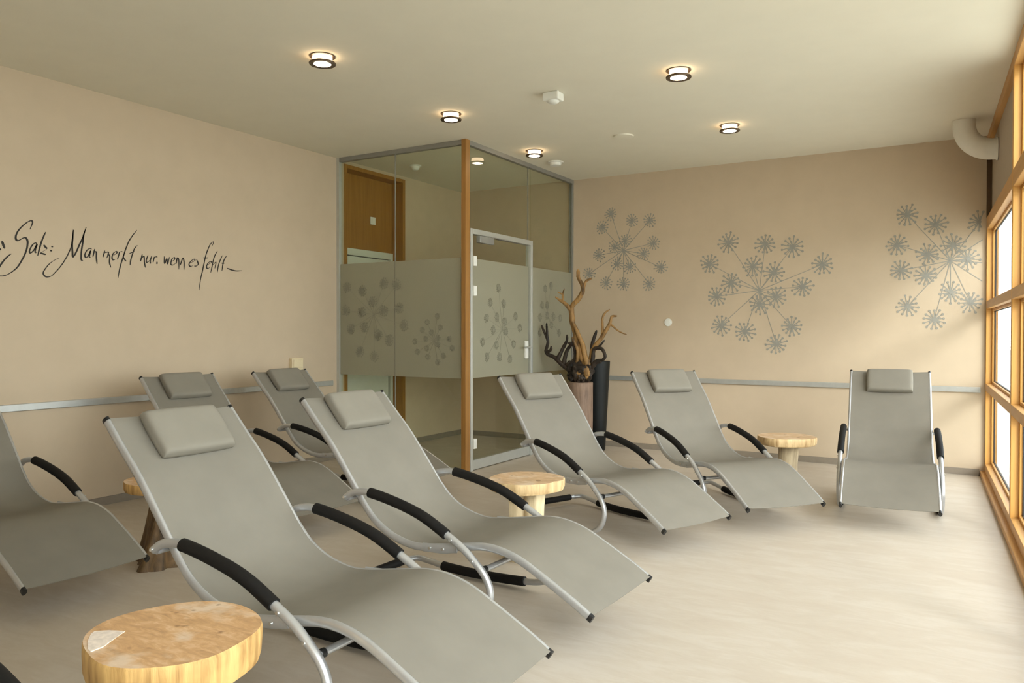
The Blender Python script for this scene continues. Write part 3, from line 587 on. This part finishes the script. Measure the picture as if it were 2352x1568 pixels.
    u, z = sc_(-.465, .303); b = MB().tube([(u, -HA+0.012, z), (u, HA-0.012, z)], 0.012, 12).build('front_bar', M['steel'], root, smooth=True)
    for s in (-1, 1): MB().tube([(u, s*(HA-0.016), z), (u, s*(HA-0.034), z)], 0.015, 12).build('grommet', M['cap'], b, smooth=True)
    # head pillow lying on the top of the sling
    T = Vector((RAIL[0].x, 0, RAIL[0].y)); B = Vector((RAIL[15].x, 0, RAIL[15].y)); sd = (B-T).normalized(); nn = Vector((-sd.z, 0, sd.x))
    if nn.z < 0: nn = -nn
    m = MB(); nx, ny = 40, 26; hw, ln, th = 0.166, 0.212, 0.040; top = []; bot = []
    for j in range(ny+1):
        for i in range(nx+1):
            a, b = sin(pi/2*(-1+2*i/nx)), sin(pi/2*(-1+2*j/ny))
            k = ((1-abs(a)**14)*(1-abs(b)**10))**0.30 if abs(a) < 1 and abs(b) < 1 else 0.0
            pinch = 1-0.025*(a*a*b*b)
            c = T+sd*(0.008+ln*(0.5+0.5*b*pinch))+Vector((0, hw*a*pinch, 0))
            top.append(c+nn*(0.030+th*k*0.9)); bot.append(c+nn*(0.030-0.022*k))
    nv = len(top); W = nx+1; fs = []
    for j in range(ny):
        for i in range(nx): a = j*W+i; fs.append((a, a+1, a+W+1, a+W)); fs.append((nv+a, nv+a+W, nv+a+W+1, nv+a+1))
    for i in range(nx): fs.append((i, nv+i, nv+i+1, i+1)); a = ny*W+i; fs.append((a, a+1, nv+a+1, nv+a))
    for j in range(ny): a = j*W; fs.append((a, a+W, nv+a+W, nv+a)); a = j*W+nx; fs.append((a, nv+a, nv+a+W, a+W))
    m.add(top+bot, fs).build('head_pillow', M['pillow'], root, smooth=True)
    return root
LL = {'A': 'grey mesh rocking lounger nearest the camera, right behind the largest stump table',
      'B': 'grey mesh rocking lounger second from the camera, in front of the notched stump table',
      'C': 'grey mesh rocking lounger standing in front of the driftwood and the partition door',
      'D': 'grey mesh rocking lounger angled beside the flat stump table at the back wall',
      'E': 'grey mesh rocking lounger facing straight out, alone beside the timber window wall',
      'F': 'grey mesh rocking lounger cut off by the left edge, its pillow out of view',
      'G': 'grey rocking lounger by the left wall below the lettering, half hidden by the nearest lounger',
      'H': 'grey mesh rocking lounger by the left wall next to the partition, below the cream socket',
      'I': 'rocking lounger of which only a black arm pad shows in the bottom left corner'}
POSES['I'] = (-1.03, 0.60, 0.0, 0.0)
proto = None
for k, (x, y, a, pt) in POSES.items():
    if proto is None: proto = make_lounger(); o = proto
    else: o = copy_tree(proto)
    o.rotation_mode = 'XYZ'
    o.matrix_world = Matrix.Translation((x, y, 0)) @ Matrix.Rotation(a, 4, 'Z') @ Matrix.Translation((-1.0, 0, 0)) @ Matrix.Rotation(pt, 4, 'Y') @ Matrix.Translation((1.0, 0, 0))
    tag(o, LL[k], 'lounger', 'rocking loungers')

# ------------------------------------------------------------------ stump tables
def stump_top(m, rad, z0, z1, seed, dents=(), n=72):
    rg = random.Random(seed); ph = [rg.random()*6.28 for _ in range(6)]; am = [0.030, 0.022, 0.012, 0.009, 0.006, 0.004]
    def R(a, zt):
        q = 1+sum(am[k]*sin((k+2)*a+ph[k]+0.35*zt*(k % 2)) for k in range(6))
        for da, wd, dp in dents:
            e = (a-da+pi) % (2*pi)-pi; q -= dp*math.exp(-(e/wd)**2)*(0.4+0.6*zt)
        return rad*q
    prof = [(0.90, 0.0), (0.965, 0.06), (0.99, 0.25), (1.0, 0.6), (1.0, 0.90), (0.988, 1.0)]
    vs = []; fs = []; mi = []
    for r, t in prof:
        for k in range(n): a = 2*pi*k/n; q = R(a, t)*r; vs.append((q*cos(a), q*sin(a), z0+(z1-z0)*t))
    for r in (0.8, 0.5, 0.2):
        for k in range(n): a = 2*pi*k/n; q = R(a, 1)*r; vs.append((q*cos(a), q*sin(a), z1+0.0015*sin(3*a+r*9+ph[0])))
    L = len(prof)
    o = len(m.v); m.v += vs
    for i in range(L+2):
        for k in range(n): m.f.append((o+i*n+k, o+i*n+(k+1) % n, o+(i+1)*n+(k+1) % n, o+(i+1)*n+k)); m.m.append(0 if i >= L-1 else 1)
    m.f.append(tuple(o+k for k in range(n))[::-1]); m.m.append(1); m.f.append(tuple(o+(L+2)*n+k for k in range(n))); m.m.append(0)
def trunk(m, cx, cy, r0, r1, z1, lean, seed, flare=0.35, n=28):
    rg = random.Random(seed); ph = [rg.random()*6.28 for _ in range(5)]
    for_z = 9; vs = []; fs = []
    for i in range(for_z+1):
        t = i/for_z; r = r0+(r1-r0)*t+r0*flare*math.exp(-t*5)+r1*0.18*math.exp(-(1-t)*8)
        for k in range(n):
            a = 2*pi*k/n; q = r*(1+0.10*sin(3*a+ph[0]+t)+0.07*sin(5*a+ph[1])+0.035*sin(9*a+ph[2]+2*t))
            vs.append((cx+lean[0]*(t-0.5)+q*cos(a), cy+lean[1]*(t-0.5)+q*sin(a), z1*t))
    for i in range(for_z):
        for k in range(n): fs.append((i*n+k, i*n+(k+1) % n, (i+1)*n+(k+1) % n, (i+1)*n+k))
    fs += [tuple(range(n))[::-1], tuple(for_z*n+k for k in range(n))]
    m.add(vs, fs)
def stump_table(loc, label, rad, thick, tops, legs, legmat, seed, dents=(), fleck=None):
    o = tag(empty('stump_table', (loc[0], loc[1], 0)), label, 'side table', 'stump side tables')
    m = MB(); stump_top(m, rad, 0.45-thick, 0.45, seed, dents); t = m.build('wooden_top', tops, o, smooth=True)
    m = MB()
    for i, (cx, cy, r0, r1, lean, fl) in enumerate(legs): trunk(m, cx, cy, r0, r1, 0.452-thick, lean, seed+i, fl)
    m.build('trunk_leg', legmat, o, smooth=True)
    if fleck: fleck(t)
    return o
def bare_patch(t):
    # splintered pale strip where the bark broke away at the rim
    m = MB(); z = 0.4512
    P = [(-0.168, -0.128), (-0.178, -0.112), (-0.150, -0.088), (-0.108, -0.070), (-0.062, -0.160), (-0.058, -0.196), (-0.080, -0.190), (-0.130, -0.160)]
    m.add([(x, y, z-0.004) for x, y in P]+[(x, y, z+0.0004) for x, y in P], [tuple(range(8))[::-1], tuple(range(8, 16))]+[(k, (k+1) % 8, 8+(k+1) % 8, 8+k) for k in range(8)])
    m.build('bare_patch', M['fleck'], t)
stump_table((-1.831, 1.339), 'largest honey coloured stump table in front, pale bare patch on its rim', 0.228, 0.10, [M['top_a'], M['side_a']], [(0.0, 0.0, 0.10, 0.09, (0.02, 0.01), 0.3)], M['leg_pale'], 11, fleck=bare_patch)
stump_table((-2.096, 3.735), 'pale stump table with notched rim between two loungers in front of the partition door', 0.203, 0.062, [M['top_b'], M['side_b']], [(-0.038, -0.01, 0.062, 0.058, (0.0, 0.0), 0.2), (0.042, -0.005, 0.055, 0.052, (0.01, 0), 0.2)], M['leg_pale'], 23, dents=((-0.1, 0.10, 0.10), (0.45, 0.07, 0.06)))
stump_table((-1.218, 6.276), 'flat pale stump table against the back wall beside the angled lounger', 0.215, 0.064, [M['top_b'], M['side_b']], [(0.0, 0.0, 0.075, 0.065, (0.03, 0.0), 0.4)], M['leg_grey'], 31)
stump_table((-3.766, 2.697), 'stump table on a dark root foot, mostly hidden behind the nearest lounger', 0.205, 0.055, [M['top_a'], M['side_a']], [(0.0, 0.0, 0.075, 0.05, (0.0, 0.0), 0.7), (-0.07, -0.02, 0.042, 0.03, (0.10, 0.0), 0.5), (0.05, -0.06, 0.05, 0.03, (0.0, 0.1), 0.5)], M['leg_dark'], 47)

# ------------------------------------------------------------------ pedestal, vase and driftwood
o = MB().lathe([(0.118, 0.0), (0.122, 0.01), (0.126, 0.35), (0.130, 0.70), (0.131, 0.735), (0.124, 0.742)], 40, wob=lambda a, z: 1+0.012*sin(3*a+z*4)+0.008*sin(7*a+z*11)).build('pedestal', M['pedestal'], None, smooth=True, loc=(-3.433, 7.245, 0))
tag(o, 'brown mottled round pedestal under the driftwood by the back wall', 'pedestal')
o = tag(empty('floor_vase', (-3.405, 7.60, 0)), 'tall black tapered floor vase between pedestal and back wall', 'vase')
MB().lathe([(0.080, 0.0), (0.086, 0.01), (0.105, 0.35), (0.122, 0.70), (0.135, 0.935), (0.135, 0.945), (0.124, 0.945), (0.118, 0.90), (0.02, 0.88)], 40).build('vase_body', M['vase'], o, smooth=True)
dw = tag(empty('driftwood', (-3.42, 7.22, 0.742)), 'gnarled golden and black driftwood root standing on the brown pedestal', 'driftwood')
off = Vector((-3.42, 7.22, 0.742))
def rough(P, amp, seed):
    return [p+Vector((noise.noise(p*9+Vector((seed, 0, 0))), noise.noise(p*9+Vector((0, seed, 5))), noise.noise(p*9+Vector((7, 0, seed)))))*amp for p in P]
def lump(c, r, seed, sx=1, sy=1, sz=1):
    b = bmesh.new(); bmesh.ops.create_icosphere(b, subdivisions=4, radius=1.0)
    vs = []
    for v in b.verts:
        p = v.co.normalized(); k = 1+0.34*noise.noise(p*2.1+Vector((seed, 0, 0)))+0.20*noise.noise(p*5+Vector((0, seed, 0)))
        vs.append((c[0]+p.x*r*k*sx, c[1]+p.y*r*k*sy, c[2]+p.z*r*k*sz))
    fs = [tuple(v.index for v in f.verts) for f in b.faces]; b.free(); return vs, fs
m = MB()
m.add(*lump((-0.005, 0.0, 0.100), 0.112, 3.1, 1.15, 0.9, 1.0)); m.add(*lump((-0.085, -0.02, 0.155), 0.066, 8.2)); m.add(*lump((0.075, -0.01, 0.14), 0.062, 5.4))
m.add(*lump((0.03, -0.06, 0.05), 0.05, 1.4)); m.add(*lump((-0.07, -0.04, 0.045), 0.045, 2.7))
m.v = [(x, y, max(z, 0.002)) for x, y, z in m.v]
m.build('root_stump', M['dark'], dw, smooth=True)
m = MB(); m.add(*lump((0.09, -0.055, 0.105), 0.042, 9.3, 0.8, 0.7, 1.5)); m.add(*lump((0.01, -0.085, 0.075), 0.03, 4.9, 1.2, 0.6, 1.2))
m.v = [(x, y, max(z, 0.002)) for x, y, z in m.v]
m.build('bark_patch', M['gold'], dw, smooth=True)
rg = random.Random(5)
DEPTH = [(0, 0), (0, .03), (0, -.06), (-.03, -.08), (-.055, -.08), (0, .02), (-.02, -.06), (-.03, -.08), (.02, .08), (.045, .10), (.055, .08), (-.03, -.10), (-.075, -.12), (-.065, -.10), (-.05, -.02), (-.03, -.07), (0, -.06), (0, 0), (.02, .05), (0, .02), (0, 0)]
for i, (k, (r0, r1), dy, pts) in enumerate(WOOD):
    P = []; L = len(pts)
    for j, (x, z) in enumerate(pts):
        t = j/(L-1); P.append(Vector((x-off.x, DEPTH[i][0]+(DEPTH[i][1]-DEPTH[i][0])*t, z-off.z)))
    P = rough(catmull(P, 6), 0.012, 3.7); L = len(P)
    k1 = rg.random()*9
    P = [Vector((p.x, p.y, max(p.z, 0.045))) for p in P]
    kk = 1.35 if k == 'd' else 1.12
    if i == 0: r1 = 0.015
    rad = [max(0.003, (0.55 if j == L-1 else 0.85 if j == L-2 else 1)*kk*(r0+(r1-r0)*(j/(L-1))**0.8)*(1+0.20*noise.noise(Vector((j*0.55, k1, 0))))) for j in range(L)]
    b = MB().tube(P, rad, 10)
    b.build('golden_branch' if k == 'g' else 'dark_branch', M['gold'] if k == 'g' else M['dark'], dw, smooth=True)

# ------------------------------------------------------------------ outside the windows
q = [win(-70, 0.14, 0), win(50, 0.14, 0)]
structure(MB().hexa([(q[1].x, q[1].y, -0.4), (60, q[1].y, -0.4), (60, q[0].y, -0.4), (q[0].x, q[0].y, -0.4), (q[1].x, q[1].y, -0.16), (60, q[1].y, -0.16), (60, q[0].y, -0.16), (q[0].x, q[0].y, -0.16)]).build('ground', M['ground']))
def tree(loc, h, r, seed, label):
    o = tag(empty('tree', (loc[0], loc[1], -0.15)), label, 'tree', 'trees outside')
    MB().tube([(0, 0, 0), (0.05, 0, h*0.3), (0, 0.05, h*0.6)], [0.16, 0.12, 0.07], 10).build('trunk', M['bark'], o, smooth=True)
    rg = random.Random(seed); m = MB()
    for i in range(12):
        a = rg.random()*6.28; q = r*0.55*rg.random()**0.5
        vs, fs = lump((q*cos(a), q*sin(a), h*(0.45+0.45*rg.random())), r*(0.40+0.22*rg.random()), seed+i); m.add(vs, fs)
    m.build('crown', M['leaf'], o)
tree((3.3, 30, 0), 6.0, 1.9, 1, 'green tree outside seen through the pane in the back corner')
tree((8.0, 24, 0), 6.0, 2.4, 2, 'green tree outside the windows, right of the corner tree')
